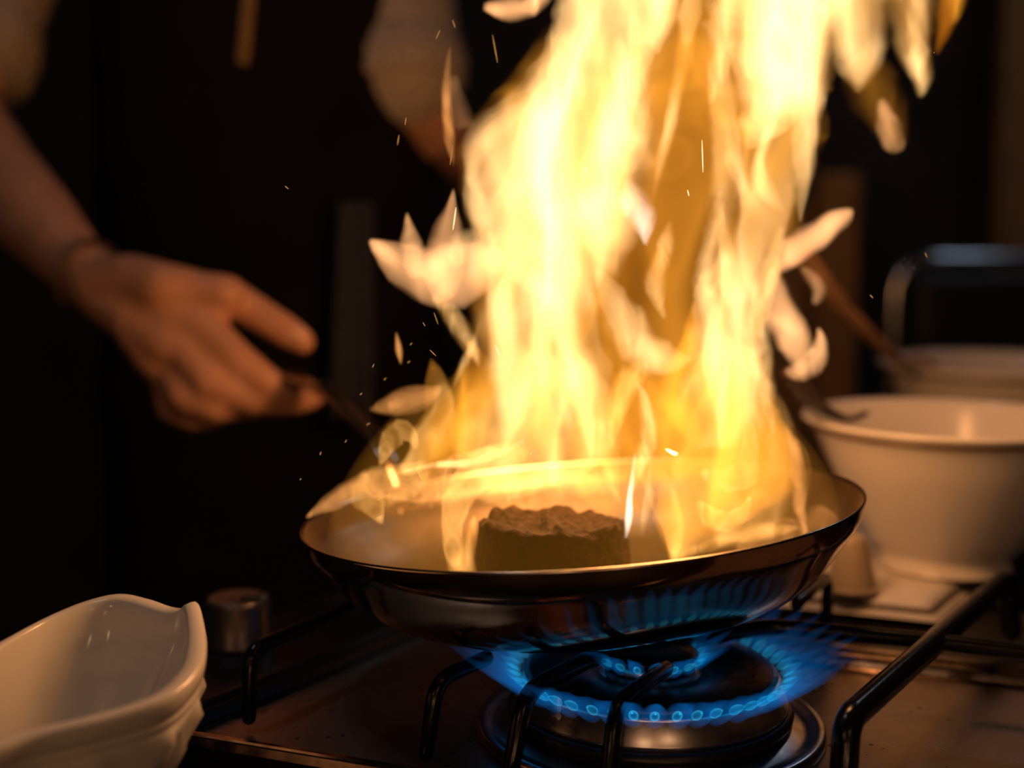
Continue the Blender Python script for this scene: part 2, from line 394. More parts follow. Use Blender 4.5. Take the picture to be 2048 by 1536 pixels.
km = jet_mesh(0.019, 0.0044, math.radians(28)); km.materials.append(flame_mat(BLUE, 15))
ki = jet_mesh(0.007, 0.0018, math.radians(26), hollow=0.7); ki.materials.append(flame_mat(CYAN, 75))
def jets(n, r, z, outer, inner):
    for i in range(n):
        a = 2*math.pi*(i+0.5)/n+random.uniform(-.01, .01)
        o = bpy.data.objects.new('flame_jet', outer); col.objects.link(o); o.parent = gas
        o.location = (r*math.cos(a), r*math.sin(a), z-0.026); o.rotation_euler = (0, 0, a)
        s = random.uniform(.92, 1.08); o.scale = (s, 1, s)
        q = bpy.data.objects.new('inner_cone', inner); col.objects.link(q); q.parent = o
jets(44, 0.0600, 0.0285, jm, ji)
jets(18, 0.0215, 0.0350, km, ki)

# ------------------------------------------------------------------ frying pan
PC = at(1160, 1012, 0.657)                       # centre of the rim circle
PR, PH = 0.138, 0.0465
# rest pose: axis tilts with the left side down
PM = Matrix.Translation(PC) @ Matrix.Rotation(math.radians(-4.3), 4, 'Y') @ Matrix.Rotation(math.radians(-1.5), 4, 'X')
outp = spline([(0.0, -PH), (0.080, -PH), (0.098, -PH+0.0022), (0.1145, -PH+0.0120), (0.1270, -PH+0.0270), (0.1345, -0.0095), (0.1376, -0.0003)], 36)
rimp = [(0.1378, 0.0006), (0.1372, 0.0011), (0.1364, 0.0007)]
inp = spline([(0.1359, -0.0006), (0.1325, -0.0105), (0.1250, -PH+0.0280), (0.1125, -PH+0.0145), (0.096, -PH+0.0050), (0.078, -PH+0.003), (0.0, -PH+0.003)], 36)
pan = empty('frying_pan', PM @ Vector((0, 0, -PH)), 'polished steel frying pan ablaze on the gas burner', 'frying pan')
prof = outp+rimp+inp
mb = lathe(prof, 128); k = len(prof); no, nr = len(outp), len(rimp)
mi = []
for i in range(128):
    for j in range(k-1): mi.append(0 if j < no-1 else (1 if j < no+nr else 2))
mb.m = mi; mb.xf(PM); mb.build('pan_body', [M_pan_out, M_rim, M_pan_in], pan)
# handle leaves the far left of the rim and climbs towards the hand
ha = math.radians(133)
def pl(r, a, z): return PM @ Vector((r*math.cos(a), r*math.sin(a), z))
h0 = pl(0.1295, ha, -0.020); h1 = pl(0.1395, ha, -0.012)
hp = [h0, h1, at(770, 905, 0.775), at(705, 825, 0.83), at(650, 780, 0.88), at(590, 755, 0.93), at(500, 720, 0.99), at(420, 690, 1.04)]
hp = [Vector(p) for p in spline([tuple(p) for p in hp], 40)]
hr = [0.0055+0.0035*min(1, max(0, (i-8)/14)) for i in range(41)]
tube(hp, hr, 16, flat=(1.25, 0.5)).build('handle', M_handle, pan)
for dz, dt in ((-0.014, -0.012), (-0.014, 0.012), (-0.006, 0.0)):
    c = pl(0.1318, ha+dt*7, dz); 
    b = lathe([(0, 0.0022), (0.002, 0.002), (0.0036, 0.001), (0.004, -0.001), (0.004, -0.003), (0, -0.003)], 16)
    nrm = (Vector((PC.x, PC.y, c.z))-c).normalized()
    b.xf(Matrix.Translation(c) @ nrm.to_track_quat('Z', 'X').to_matrix().to_4x4()).build('rivet', M_pan_in, pan)

# ------------------------------------------------------------------ steak
SC = atz(1102, 1045, 0.093); SZ = PC.z-PH+0.004
SR = 0.0362; SH = 0.093-SZ
V = []; NA, prof = 120, []
for t in range(9): prof.append((1.0, t/8*0.92, 'side'))
prof = [(0.0, 0.0)]+[(0.96+0.04*math.sin(math.pi*t/10), t/10*0.94) for t in range(11)]+[(0.965, 0.97), (0.93, 0.99)]+[(0.88*(1-t/11), 1.0+0.003*t) for t in range(12)]
for i in range(NA):
    a = 2*math.pi*i/NA
    lob = 1+0.05*math.sin(2*a+0.6)+0.035*math.sin(3*a+2)+0.02*math.sin(5*a)
    for (r, z) in prof:
        p = Vector((SR*r*lob*math.cos(a), SR*r*lob*math.sin(a), SH*z))
        n1 = noise.noise(p*55+Vector((3, 1, 2))); n2 = noise.noise(p*210); n3 = noise.noise(p*120+Vector((9, 9, 9)))
        if z > 0.9:
            p.z += 0.0034*n1+0.0030*n2+0.0032*n3+0.0014*noise.noise(p*420) - 0.0016*math.sin(a)*r + 0.0028*(p.x/SR < 0.35)*0.5
        if r > 0.1:
            k_ = 1+0.028*n2+0.03*n1; p.x *= k_; p.y *= k_
        V.append(p+Vector((SC.x, SC.y, SZ)))
sb = MB().add(V, grid_faces(NA, len(prof), closed_u=True))
so = sb.build('steak', M_steak, base=(SC.x, SC.y, SZ))
ss = so.modifiers.new('subdivision', 'SUBSURF'); ss.levels = 1; ss.render_levels = 1
tagit(so, 'thick round seared steak standing in the burning pan', 'steak')

# ------------------------------------------------------------------ flames of the pan
fire = empty('fire', Vector((PC.x, PC.y, PC.z-0.02)), 'tall orange and yellow flames leaping from the frying pan', 'flame')
AMBER = (1.0, 0.27, 0.008); GOLD = (1.0, 0.37, 0.03); CREAM = (1.0, 0.58, 0.215); PINK = (1.0, 0.46, 0.175); WHITE = (1.0, 0.78, 0.60); PEACH = (1.0, 0.39, 0.10)
def tongue(color, B, Y, T, pts, hollow=0.0, p=None, n=None, wob=1.0, sheets=None, level=False):
    """closed lens-shaped body of gas following pixel centreline (x, y, half width); T half thickness in metres, B radiance through its middle"""
    L = sum(math.hypot(b[0]-a[0], b[1]-a[1]) for a, b in zip(pts, pts[1:]))
    n = n or max(12, int(L/14)); K = 13
    if p is None: p = 1.15 if hollow else (1.4 if color == PINK else 1.8)
    ta, tb = (0.12, 0.14) if (hollow or color == PINK) else (0.30, 0.30)
    path = spline(pts, n)
    seed = random.uniform(0, 100)
    def shell(ws, ts, ends):
        V = []
        for i, (x, y, wd) in enumerate(path):
            a, b = path[max(i-2, 0)], path[min(i+2, n)]
            dx, dy = b[0]-a[0], b[1]-a[1]; l = math.hypot(dx, dy) or 1
            px_, py_ = -dy/l, dx/l
            if level: px_, py_ = 1.0, 0.0
            wq = wob*min(1.0, 45.0/max(wd, 1))
            t = i/n; tp = (min(1.0, t/ta)**0.8)*(min(1.0, (1-t)/tb)**0.8)
            if ends and (t < 0.08 or t > 0.92): continue
            if ends: tp *= min(1.0, 0.15+(min(t, 1-t)-0.08)/0.1)
            wd = max(0.6, abs(wd))
            yo = (noise.noise(Vector((y/120.0, seed, x/300.0)))*0.022 + noise.noise(Vector((y/45.0, seed+7, 0)))*0.007)*wob
            e1 = 1+wq*(0.26*noise.noise(Vector((y/60.0, x/60.0, seed)))+0.16*noise.noise(Vector((y/26.0, x/26.0, seed+3))))
            e2 = 1+wq*(0.26*noise.noise(Vector((y/60.0, x/60.0, seed+11)))+0.16*noise.noise(Vector((y/26.0, x/26.0, seed+13))))
            ring = []
            for s_ in range(2*K-2):
                if s_ < K: s = -1+2*s_/(K-1); sg = 1
                else: s = 1-2*(s_-K+1)/(K-1); sg = -1
                s = math.sin(s*math.pi/2)
                ww = wd*ws*(e1 if s < 0 else e2)
                th = max(T*ts*tp*max(0.0, 1-s*s)**p, 0.00012*ts) if 0 < s_ % (K-1) else 0.0
                P = at(x+px_*s*ww, y+py_*s*ww, Y+yo)
                P += ray(x, y).normalized()*(sg*th)
                ring.append(P)
            V += ring
        R = 2*K-2
        nn = len(V)//R
        F = grid_faces(nn, R, closed_v=True)
        F += [tuple(reversed(range(R))), tuple(range((nn-1)*R, nn*R))]
        return V, F
    mb = MB(); V, F = shell(1, 1, False); mb.add(V, F)
    if hollow:
        V, F = shell(0.55+0.35*hollow, hollow, True); mb.add(V, [tuple(reversed(f)) for f in F])
    return mb.build('flame_tongue', sheets or flame_mat(color, B/(2*T)), fire)
N_BODY = 9
TONGUES = [
 # broad glowing bodies
 (AMBER, 0.60, .675, .050, [(1240,1075,60),(1245,985,300),(1250,900,345),(1255,820,310),(1245,700,300),(1240,600,310),(1260,480,335),(1272,350,360),(1295,250,368),(1340,150,325),(1390,50,300),(1430,-80,290),(1470,-260,220),(1500,-430,60)]),
 (GOLD, 0.55, .655, .034, [(1130,960,60),(1110,860,120),(1090,740,140),(1080,620,135),(1090,480,150),(1090,360,160),(1130,240,170),(1190,120,120),(1230,0,120),(1260,-150,90),(1280,-330,30)]),
 (GOLD, 0.66, .665, .034, [(1430,900,90),(1450,800,95),(1450,700,80),(1470,580,85),(1520,460,70),(1540,330,90),(1550,200,105),(1560,80,130),(1570,-60,140),(1580,-260,90),(1590,-420,20)]),
 (CREAM, 0.62, .640, .026, [(1150,640,20),(1130,560,110),(1120,460,170),(1120,360,190),(1140,270,190),(1190,180,130),(1230,80,110),(1260,-40,110),(1280,-200,60),(1290,-330,10)]),
 (CREAM, 0.75, .650, .026, [(1500,300,10),(1545,230,70),(1555,140,95),(1560,40,120),(1580,-80,140),(1600,-240,90),(1600,-360,20)]),
 (GOLD, 0.60, .640, .030, [(985,1010,20),(1030,965,100),(1080,905,170),(1085,820,155),(1075,740,120),(1060,650,40)]),
 (AMBER, 0.85, .635, .030, [(1350,1128,10),(1392,1060,80),(1455,985,145),(1482,910,130),(1465,830,100),(1455,750,90),(1450,670,30)]),
 (AMBER, 0.55, .680, .030, [(1230,1030,30),(1240,970,120),(1270,900,160),(1280,830,120),(1270,740,40)]),
 (AMBER, 0.40, .660, .024, [(860,985,10),(890,915,60),(925,840,75),(950,770,55),(955,690,12)]),
 # top right curtain
 (GOLD, 0.80, .690, .022, [(1715,188,8),(1718,150,42),(1715,80,72),(1715,0,90),(1725,-120,90),(1740,-300,40)]),
 (CREAM, 0.45, .690, .018, [(1680,120,12),(1690,60,45),(1690,-20,60),(1700,-150,50),(1700,-260,10)]),
 (GOLD, 0.75, .700, .018, [(1838,196,6),(1842,160,24),(1828,90,42),(1822,10,56),(1830,-100,60),(1835,-230,20)]),
 (CREAM, 0.45, .700, .012, [(1840,170,6),(1838,110,22),(1835,30,28),(1840,-60,20)]),
 (AMBER, 0.60, .705, .014, [(1872,110,8),(1890,50,24),(1905,-20,34),(1920,-120,20)]),
 (PINK, 0.35, .720, .010, [(1798,306,10),(1788,284,26),(1772,240,24),(1762,195,8)]),
 (AMBER, 0.10, .720, .014, [(1800,300,20),(1770,230,55),(1740,150,60),(1730,90,20)]),
 # bright columns, upper part
 (CREAM, 0.85, .650, .020, [(1500,235,12),(1555,185,70),(1560,100,88),(1560,0,100),(1570,-130,90),(1575,-280,20)]),
 (CREAM, 0.60, .645, .018, [(1600,445,5),(1606,350,24),(1612,240,34),(1625,120,36),(1640,0,40),(1650,-120,10)]),
 (CREAM, 0.75, .640, .020, [(1100,500,14),(1098,420,48),(1090,320,62),(1105,220,62),(1135,120,58),(1160,0,46),(1180,-140,20)]),
 (CREAM, 0.55, .640, .016, [(960,490,14),(948,410,26),(945,330,24),(965,275,36),(1010,245,40),(1060,200,34),(1080,130,12)]),
 (WHITE, 0.50, .625, .012, [(1292,492,6),(1284,450,28),(1268,400,34),(1254,358,10)]),
 (CREAM, 0.70, .630, .018, [(1196,580,5),(1196,510,28),(1190,430,52),(1200,340,58),(1230,240,48),(1265,140,44),(1300,0,44),(1320,-120,14)]),
 (CREAM, 0.55, .655, .016, [(1230,380,10),(1262,300,40),(1262,220,40),(1240,130,26),(1240,60,8)]),
 (CREAM, 0.65, .660, .014, [(1315,110,6),(1312,60,34),(1330,-20,44),(1350,-130,16)]),
 (GOLD, 0.55, .660, .014, [(1300,420,6),(1325,300,16),(1350,200,20),(1372,90,24),(1385,-20,26),(1395,-140,10)]),
 (CREAM, 0.50, .650, .014, [(1570,425,6),(1532,380,26),(1520,320,16),(1545,240,14),(1560,180,8)]),
 (GOLD, 0.50, .655, .016, [(1450,560,8),(1445,460,34),(1452,360,38),(1450,260,34),(1440,170,40),(1440,60,46),(1450,-80,30)]),
 (CREAM, 0.40, .640, .012, [(1420,210,8),(1440,120,30),(1450,30,34),(1460,-80,20)]),
 # left side pale tongues
 (PINK, 1.10, .655, .018, [(738,479,5),(770,503,30),(812,532,56),(860,548,64),(915,545,72),(975,525,50),(1010,500,14)]),
 (PINK, 0.60, .650, .014, [(885,610,20),(886,560,40),(893,490,42),(901,425,18),(907,376,3)]),
 (PINK, 0.45, .660, .010, [(835,560,20),(824,500,30),(817,455,14),(814,424,3)]),
 (GOLD, 0.50, .650, .012, [(862,590,10),(893,618,22),(922,660,24),(948,705,16),(960,735,4)]),
 (CREAM, 0.40, .640, .012, [(850,560,20),(900,510,34),(960,490,36),(1020,480,20)]),
 (PEACH, 0.42, .665, .010, [(908,335,3),(899,275,13),(893,205,14),(894,145,11),(900,92,2)]),
 (PINK, 0.12, .670, .012, [(930,260,20),(915,210,24),(905,150,12)]),
 (PINK, 1.1, .680, .014, [(966,14,8),(1005,18,24),(1045,14,26),(1085,-6,22),(1105,-30,8)]),
 # middle
 (CREAM, 0.55, .630, .016, [(1008,905,5),(1025,830,36),(1030,750,52),(1012,670,46),(1000,600,38),(1020,520,40),(1040,440,20)]),
 (CREAM, 0.50, .625, .014, [(1185,930,4),(1172,840,26),(1152,740,40),(1130,650,38),(1112,560,36),(1110,470,20)]),
 (CREAM, 0.70, .615, .016, [(1388,716,4),(1340,722,36),(1285,695,50),(1248,640,44),(1218,580,30),(1192,535,8)]),
 (GOLD, 0.55, .620, .012, [(1222,900,5),(1235,820,24),(1262,755,34),(1300,730,20)]),
 (CREAM, 0.50, .640, .013, [(1442,905,4),(1440,800,22),(1432,710,42),(1418,620,30),(1412,540,26),(1430,450,22),(1440,380,6)]),
 (CREAM, 0.45, .635, .013, [(1505,850,6),(1495,740,34),(1482,650,30),(1462,560,24),(1448,470,16),(1445,400,5)]),
 (GOLD, 0.45, .645, .013, [(1548,870,6),(1530,780,24),(1515,700,30),(1520,610,26),(1545,530,24),(1565,450,8)]),
 (CREAM, 0.40, .630, .012, [(1095,780,8),(1080,690,28),(1085,600,30),(1070,530,14)]),
 (GOLD, 0.45, .620, .012, [(1125,1000,6),(1110,930,26),(1090,850,36),(1080,770,20),(1070,700,6)], .0),
 (GOLD, 0.45, .640, .012, [(1330,640,6),(1310,570,26),(1325,500,24),(1340,440,8)]),
 (AMBER, 0.45, .640, .014, [(1390,900,10),(1360,820,34),(1350,760,28),(1380,680,24),(1390,600,8)]),
 (CREAM, 0.45, .620, .010, [(1260,1000,4),(1275,940,16),(1300,880,22),(1290,800,14),(1270,760,4)]),
 # right pale petals
 (PINK, 0.95, .700, .014, [(1540,552,10),(1585,508,30),(1635,468,33),(1685,434,24),(1706,418,5)]),
 (PINK, 0.85, .690, .014, [(1606,752,12),(1596,700,34),(1572,640,40),(1550,580,30),(1542,530,10)]),
 (PINK, 0.6, .705, .012, [(1566,742,6),(1602,742,26),(1634,715,24),(1642,676,12),(1636,655,4)]),
 (PINK, 0.25, .710, .010, [(1628,610,8),(1636,580,18),(1618,548,14),(1600,535,4)]),
 (CREAM, 0.25, .700, .008, [(1606,712,5),(1618,706,10),(1628,694,6)]),
 # lower right body inside the pan
 (GOLD, 0.5, .640, .034, [(1346,1128,10),(1372,1075,44),(1440,1000,130),(1475,930,132),(1470,850,105),(1465,770,85),(1460,690,40)], 0.72),
 (GOLD, 0.40, .620, .018, [(1350,1124,6),(1345,1060,26),(1320,990,30),(1295,930,26),(1280,880,8)], 0.7),
 (GOLD, 0.30, .635, .014, [(1420,1080,8),(1500,1040,50),(1570,1000,46),(1605,930,20),(1590,870,5)], 0.75),
 (GOLD, 0.45, .630, .010, [(1395,1000,6),(1420,1035,24),(1460,1045,26),(1490,1020,14),(1500,990,4)], 0.6),
 (CREAM, 0.35, .630, .010, [(1440,880,4),(1440,820,12),(1450,760,14),(1455,700,6)]),
 (CREAM, 0.32, .630, .010, [(1400,940,8),(1440,960,24),(1490,950,28),(1500,880,16),(1490,820,5)], 0.75),
 (GOLD, 0.40, .610, .012, [(1340,1120,8),(1420,1090,16),(1500,1065,24),(1560,1060,16),(1600,1055,5)]),
 (PEACH, 0.34, .620, .012, [(1470,1098,8),(1530,1078,28),(1585,1060,30),(1616,1066,8)], 0.6),
 (PEACH, 0.30, .650, .012, [(1600,1070,8),(1630,1040,34),(1660,1045,24),(1680,1058,5)], 0.7),
 (PEACH, 0.40, .640, .010, [(1616,1072,5),(1600,1020,16),(1596,960,20),(1590,900,16),(1570,850,5)]),
 (WHITE, 0.85, .590, .005, [(1252,1078,5),(1257,1030,10),(1262,975,8),(1270,905,3)]),
 (CREAM, 0.22, .595, .007, [(1282,1078,5),(1290,1030,12),(1298,980,10),(1300,930,3)]),
 (GOLD, 0.30, .600, .008, [(1240,1010,4),(1225,960,18),(1215,900,24),(1200,840,8)]),
 # left stream and licks
 (GOLD, 0.85, .600, .014, [(915,1150,22),(908,1100,22),(905,1040,26),(922,985,36),(965,940,44),(1020,915,36),(1060,900,10)], 0.7),
 (GOLD, 0.50, .600, .010, [(925,1150,34),(930,1115,24),(940,1070,14),(950,1030,6)]),
 (GOLD, 0.45, .620, .012, [(960,1000,6),(1020,985,36),(1100,965,44),(1190,970,30),(1240,990,8)]),
 (PEACH, 0.62, .620, .010, [(611,1036,3),(655,1008,18),(712,978,30),(775,968,34),(840,978,34),(900,950,34),(960,915,24),(1015,884,3)], 0.55),
 (GOLD, 0.42, .615, .012, [(764,1050,5),(752,1015,26),(740,985,44),(800,965,40),(870,930,20)], 0.6),
 (CREAM, 0.55, .600, .006, [(800,945,4),(870,930,9),(940,925,12),(1000,905,12),(1050,880,5)]),
 (GOLD, 0.60, .640, .014, [(790,945,6),(828,925,26),(858,880,38),(880,825,36),(872,765,24),(862,716,3)], 0.45),
 (GOLD, 0.55, .630, .010, [(758,935,4),(776,890,20),(800,862,26),(826,876,14),(832,900,5)], 0.55),
 (PEACH, 0.50, .650, .012, [(738,820,4),(775,812,22),(825,800,32),(868,785,18),(880,770,5)]),
 (AMBER, 0.40, .660, .016, [(920,930,14),(940,850,44),(960,770,42),(950,710,20),(935,680,4)], 0.6),
 (GOLD, 0.35, .650, .010, [(905,780,4),(925,730,10),(945,690,10),(960,640,4)]),
 (PEACH, 0.40, .650, .008, [(802,730,2),(798,702,10),(792,664,2)]),
]
for i, t in enumerate(TONGUES):
    color, B, Y, T, pts = t[:5]; hollow = t[5] if len(t) > 5 else 0
    if i < N_BODY:
        sm = stream_mat(color, (1.45 if i in (1, 2, 3, 4) else 1.15)*B/(2*T), 0.30, 2.6, off=(1.7*i, 0.9*i, 0.4*i), color2=(GOLD if color == AMBER else (1.0, 0.52, 0.15) if i == 5 else CREAM))
        tongue(*t, p=1.0, sheets=sm, level=True)
    else:
        low = sum(q[1] for q in pts)/len(pts) > 790
        c2 = {AMBER: GOLD, GOLD: (1.0, 0.48, 0.12) if low else CREAM}.get(color, color)
        tongue(*t, sheets=stream_mat(color, 1.3*B/(2*T), 0.42, 1.5, off=(5, 2, 0), width=.085, scale=36.0 if T > .013 else 60.0, color2=c2, step=0.35))
# thin veil of burning vapour filling the pan
vp = [(0.0, -PH+0.006), (0.07, -PH+0.007), (0.10, -PH+0.018), (0.122, -0.014), (0.124, 0.004), (0.110, 0.03), (0.085, 0.055), (0.05, 0.072), (0.0, 0.08)]
veil = lathe(spline(vp, 30), 48); veil.xf(PM).build('flame_veil', flame_mat((1.0, 0.38, 0.03), 0.9), fire)
for (x, y, Y, pw) in ((1250, 680, .66, 0.45), (1280, 440, .66, 0.95), (1450, 150, .66, 0.75), (1560, -120, .67, 0.6)):
    q = lamp('fire_light', at(x, y, Y), pw, (1.0, 0.40, 0.14), 0.035); q.parent = fire; q.location = at(x, y, Y)-fire.location

# ------------------------------------------------------------------ boat dish
RIM = [  # px, py, z  (visible stretch, far side first), then closed off beyond the frame
 (0, 1288, .068), (90, 1240, .070), (170, 1207, .073), (240, 1192, .075), (300, 1203, .074), (345, 1218, .0725), (376, 1220, .0735), (393, 1208, .0765),
 (404, 1240, .0745), (409, 1290, .071), (396, 1340, .068), (335, 1396, .065), (200, 1442, .063), (60, 1475, .062), (-60, 1510, .063)]
rim = [atz(*p) for p in RIM]
ctr = Vector((-0.192, 0.472, 0))
far = rim[0]; near = rim[-1]
rim += [Vector((-0.205, 0.394, .064)), Vector((-0.229, 0.372, .067)), Vector((-0.249, 0.368, .070)), Vector((-0.264, 0.385, .070)), Vector((-0.266, 0.415, .068)), Vector((-0.255, 0.452, .066)), Vector((-0.232, 0.492, .066))]
rc = [Vector(p) for p in spline([tuple(p) for p in rim+[rim[0]]], 240)][:-1]
NR = len(rc)
dish = empty('serving_dish', Vector((ctr.x, ctr.y, 0)), 'white ceramic boat dish with embossed sides and pointed lip', 'dish')
mb = MB(); V = []
rows = []
THK = 0.0062
# outside: lip -> groove -> embossed wall -> foot ; inside back down to the floor
outer = [(0.992, 1.016, 0), (1.008, 1.004, 0), (1.014, .970, 0), (1.0, .90, 0), (0.985, .875, 0), (0.960, .862, 1), (0.982, .848, 0), (0.980, .825, 0), (0.958, .812, 1), (0.975, .795, 0), (0.955, .70, 2), (0.90, .55, 2), (0.82, .40, 2), (0.70, .25, 2), (0.58, .12, 2), (0.52, .05, 0), (0.54, .0, 0), (0.3, .0, 0), (0.0, .02, 0)]
inner = [(0.96, 1.018), (0.915, 1.012), (0.895, .995), (0.882, .94), (0.845, .80), (0.78, .60), (0.68, .42), (0.52, .26), (0.32, .17), (0.12, .14), (0.0, .14)]
prof = [(a, b, m) for a, b, m in reversed(outer)]+[(a, b, 0) for a, b in inner]
for i, p in enumerate(rc):
    d = Vector((p.x-ctr.x, p.y-ctr.y, 0))
    for (a, b, m) in prof:
        k_ = a
        if m == 2: k_ = a*(1+0.030*math.sin(i*2*math.pi*19/NR+b*8)+0.016*math.sin(i*2*math.pi*38/NR-b*14))
        if a > 0.8:  # keep wall thickness even although the outline is not round
            off = (1-a); L_ = d.length; k_ = 1-(off*0.072)/L_ + (k_-a)
        V.append(Vector((ctr.x+d.x*k_, ctr.y+d.y*k_, p.z*b)))
mb.add(V, grid_faces(NR, len(prof), closed_u=True, flip=True))
mb.build('dish_body', M_ceramic_dish, dish)
bd = []
for i, p in enumerate(rc[::3]):
    d = Vector((p.x-ctr.x, p.y-ctr.y, 0)); L_ = d.length
    bd.append(Vector((ctr.x+d.x*(1-.0018/L_), ctr.y+d.y*(1-.0018/L_), p.z*.835)))
# ------------------------------------------------------------------ bowls, spoons, napkin
def bowl(name, c, R, H, label):
    e = empty(name, c, label, 'bowl', 'white footed bowls')
    o = [(0, 0.0), (R*.42, 0.0), (R*.44, 0.003), (R*.43, H*.10), (R*.50, H*.18), (R*.66, H*.42), (R*.80, H*.66), (R*.90, H*.86), (R*.965, H*.955)]
    i_ = [(R*.955, H*.985), (R*.93, H*.955), (R*.87, H*.84), (R*.76, H*.62), (R*.60, H*.38), (R*.42, H*.2), (R*.2, H*.13), (0, H*.12)]
    lathe(spline(o, 40)+[(R*.99, H*.965), (R*1.0, H*.98), (R*.99, H*1.0)]+spline(i_, 36), 96, c).build('bowl_body', M_ceramic, e)
    ring = [c+Vector((R*.942*math.cos(a), R*.942*math.sin(a), H*.928)) for a in (2*math.pi*k/72 for k in range(73))]
    tube(ring, 0.0016, 8).build('rim_line', M_band, e)
    return e
bw = atz(1888, 1128, 0.014)
bowl('serving_bowl', bw, 0.0935, 0.098, 'white footed bowl on the folded napkin beside the pan')
b2 = at(1985, 1010, 1.10); b2.z = 0.014
bowl('serving_bowl', Vector((0.435, 1.20, 0.0)), 0.105, 0.112, 'white bowl farther back with a wooden spoon leaning in it')
def spoon(name, pts, rr, m, label, flat):
    e = [Vector(p) for p in spline([tuple(p) for p in pts], 24)]
    rads = [q[0] for q in spline([(x,) for x in rr], 24)]
    o = tube(e, rads, 12, flat=flat).build(name, m, base=e[0]); return tagit(o, label, 'spoon')
spoon('wooden_spoon', [at(1590, 480, 1.00), at(1640, 560, 1.02), at(1720, 650, 1.06), at(1810, 730, 1.12), Vector((0.352, 1.138, 0.119)), Vector((0.40, 1.17, 0.07)), Vector((0.425, 1.185, 0.035))],
      [0.0125, 0.0125, 0.010, 0.0065, 0.006, 0.006, 0.016], M_wood, 'flat wooden spoon leaning in the bowl farther back', (1, 0.4))
spoon('dark_spoon', [at(1585, 745, .80), at(1620, 800, .82), at(1690, 838, .85), Vector((0.228, 0.860, 0.1135))],
      [0.009, 0.008, 0.005, 0.0035], M_darkspoon, 'dark spoon handle resting over the near bowl rim', (1, 0.45))
# napkin: folded cloth, three soft layers
nap = empty('napkin', atz(1870, 1250, 0), 'folded white linen napkin under the near bowl', 'napkin')
nc = atz(1876, 1256, 0.0); e1 = -Vv; e2 = U
def fold(name, ox, oy, sx, sy, z, h):
    N = 26; V = []
    for side in (1, 0):
        for i in range(N+1):
            for j in range(N+1):
                u_, v_ = i/N, j/N
                p = nc+e1*(ox+sx*u_)+e2*(oy+sy*v_)
                ed = min(u_, 1-u_)*sx, min(v_, 1-v_)*sy
                m_ = min(1.0, min(ed)/0.006); rise = math.sqrt(max(0, 1-(1-m_)**2))
                zz = z+(h*0.5*(1+rise) if side else h*0.5*(1-rise))+(0.0012*noise.noise(p*28) if side else 0.0)
                p.z = max(zz, 0.0006); V.append(p)
    n1 = (N+1)**2; F = []
    for i in range(N):
        for j in range(N):
            a, b, c, d = i*(N+1)+j, (i+1)*(N+1)+j, (i+1)*(N+1)+j+1, i*(N+1)+j+1
            F.append((a, d, c, b)); F.append((n1+a, n1+b, n1+c, n1+d))
    edge = [i*(N+1) for i in range(N+1)]+[N*(N+1)+j for j in range(1, N+1)]+[i*(N+1)+N for i in range(N-1, -1, -1)]+[j for j in range(N-1, 0, -1)]
    for a, b in zip(edge, edge[1:]+edge[:1]): F.append((a, b, n1+b, n1+a))
    MB().add(V, F).build(name, M_cloth, nap)
fold('lower_fold', 0.0, 0.0, 0.23, 0.26, 0.0, 0.0065)
fold('upper_fold', 0.006, 0.004, 0.22, 0.25, 0.0062, 0.0068)
# small cup half hidden by the pan
cc = atz(1702, 1182, 0.0135)
cup = empty('small_cup', cc, 'small beige upturned cup on the napkin behind the pan', 'cup')
M_cup = mat('beige_ceramic', (0.42, 0.33, 0.22), 0.3, nscale=20, namp=0.1)
lathe(spline([(0.0, 0.0), (0.0135, 0.0), (0.0150, 0.003), (0.0140, 0.010), (0.0105, 0.024), (0.0085, 0.032), (0.006, 0.035), (0, 0.0355)], 26), 40, cc).build('cup_body', M_cup, cup)
lathe([(0.0142, 0.0005), (0.0156, 0.001), (0.0158, 0.003), (0.0148, 0.0045), (0.0142, 0.003)], 40, cc, closed=True).build('cup_rim', M_cup, cup)

# ------------------------------------------------------------------ the cook
person = empty('person', (-0.25, 1.32, -0.9), 'cook in a black apron with rolled sleeves gripping the pan handle', 'person')
def cones(chains, seg=20):
    mb = MB()
    for ch in chains:
        for (p0, r0), (p1, r1) in zip(ch, ch[1:]):
            p0, p1 = Vector(p0), Vector(p1); d = p1-p0; L_ = d.length
            if L_ < 1e-5: continue
            q = d.normalized().to_track_quat('Z', 'X').to_matrix()
            prof = []
            for a in range(-90, 1, 15): prof.append((r0*math.cos(math.radians(a)), r0*math.sin(math.radians(a))))
            for a in range(0, 91, 15): prof.append((r1*math.cos(math.radians(a)), L_+r1*math.sin(math.radians(a))))
            b = lathe(prof, seg)
            b.xf(Matrix.Translation(p0) @ q.to_4x4()); mb.add(b.v, b.f)
    return mb
def remesh(o, size, smooth=4):
    r = o.modifiers.new('skin', 'REMESH'); r.mode = 'VOXEL'; r.voxel_size = size; r.use_smooth_shade = True
    s = o.modifiers.new('soften', 'SMOOTH'); s.iterations = smooth; s.factor = 0.5
    return o
HY = 0.955
def P(x, y, Y=HY): return at(x, y, Y)
sh_r = at(135, -520, 1.42); el_r = at(-110, 215, 1.22)
arm_r = [(sh_r, .058), ((sh_r+el_r)/2, .05), (el_r, .043), (at(-20, 345, 1.15), .040), (at(70, 440, 1.08), .033), (at(150, 530, 1.02), .0245), (at(205, 575, .99), .0225)]
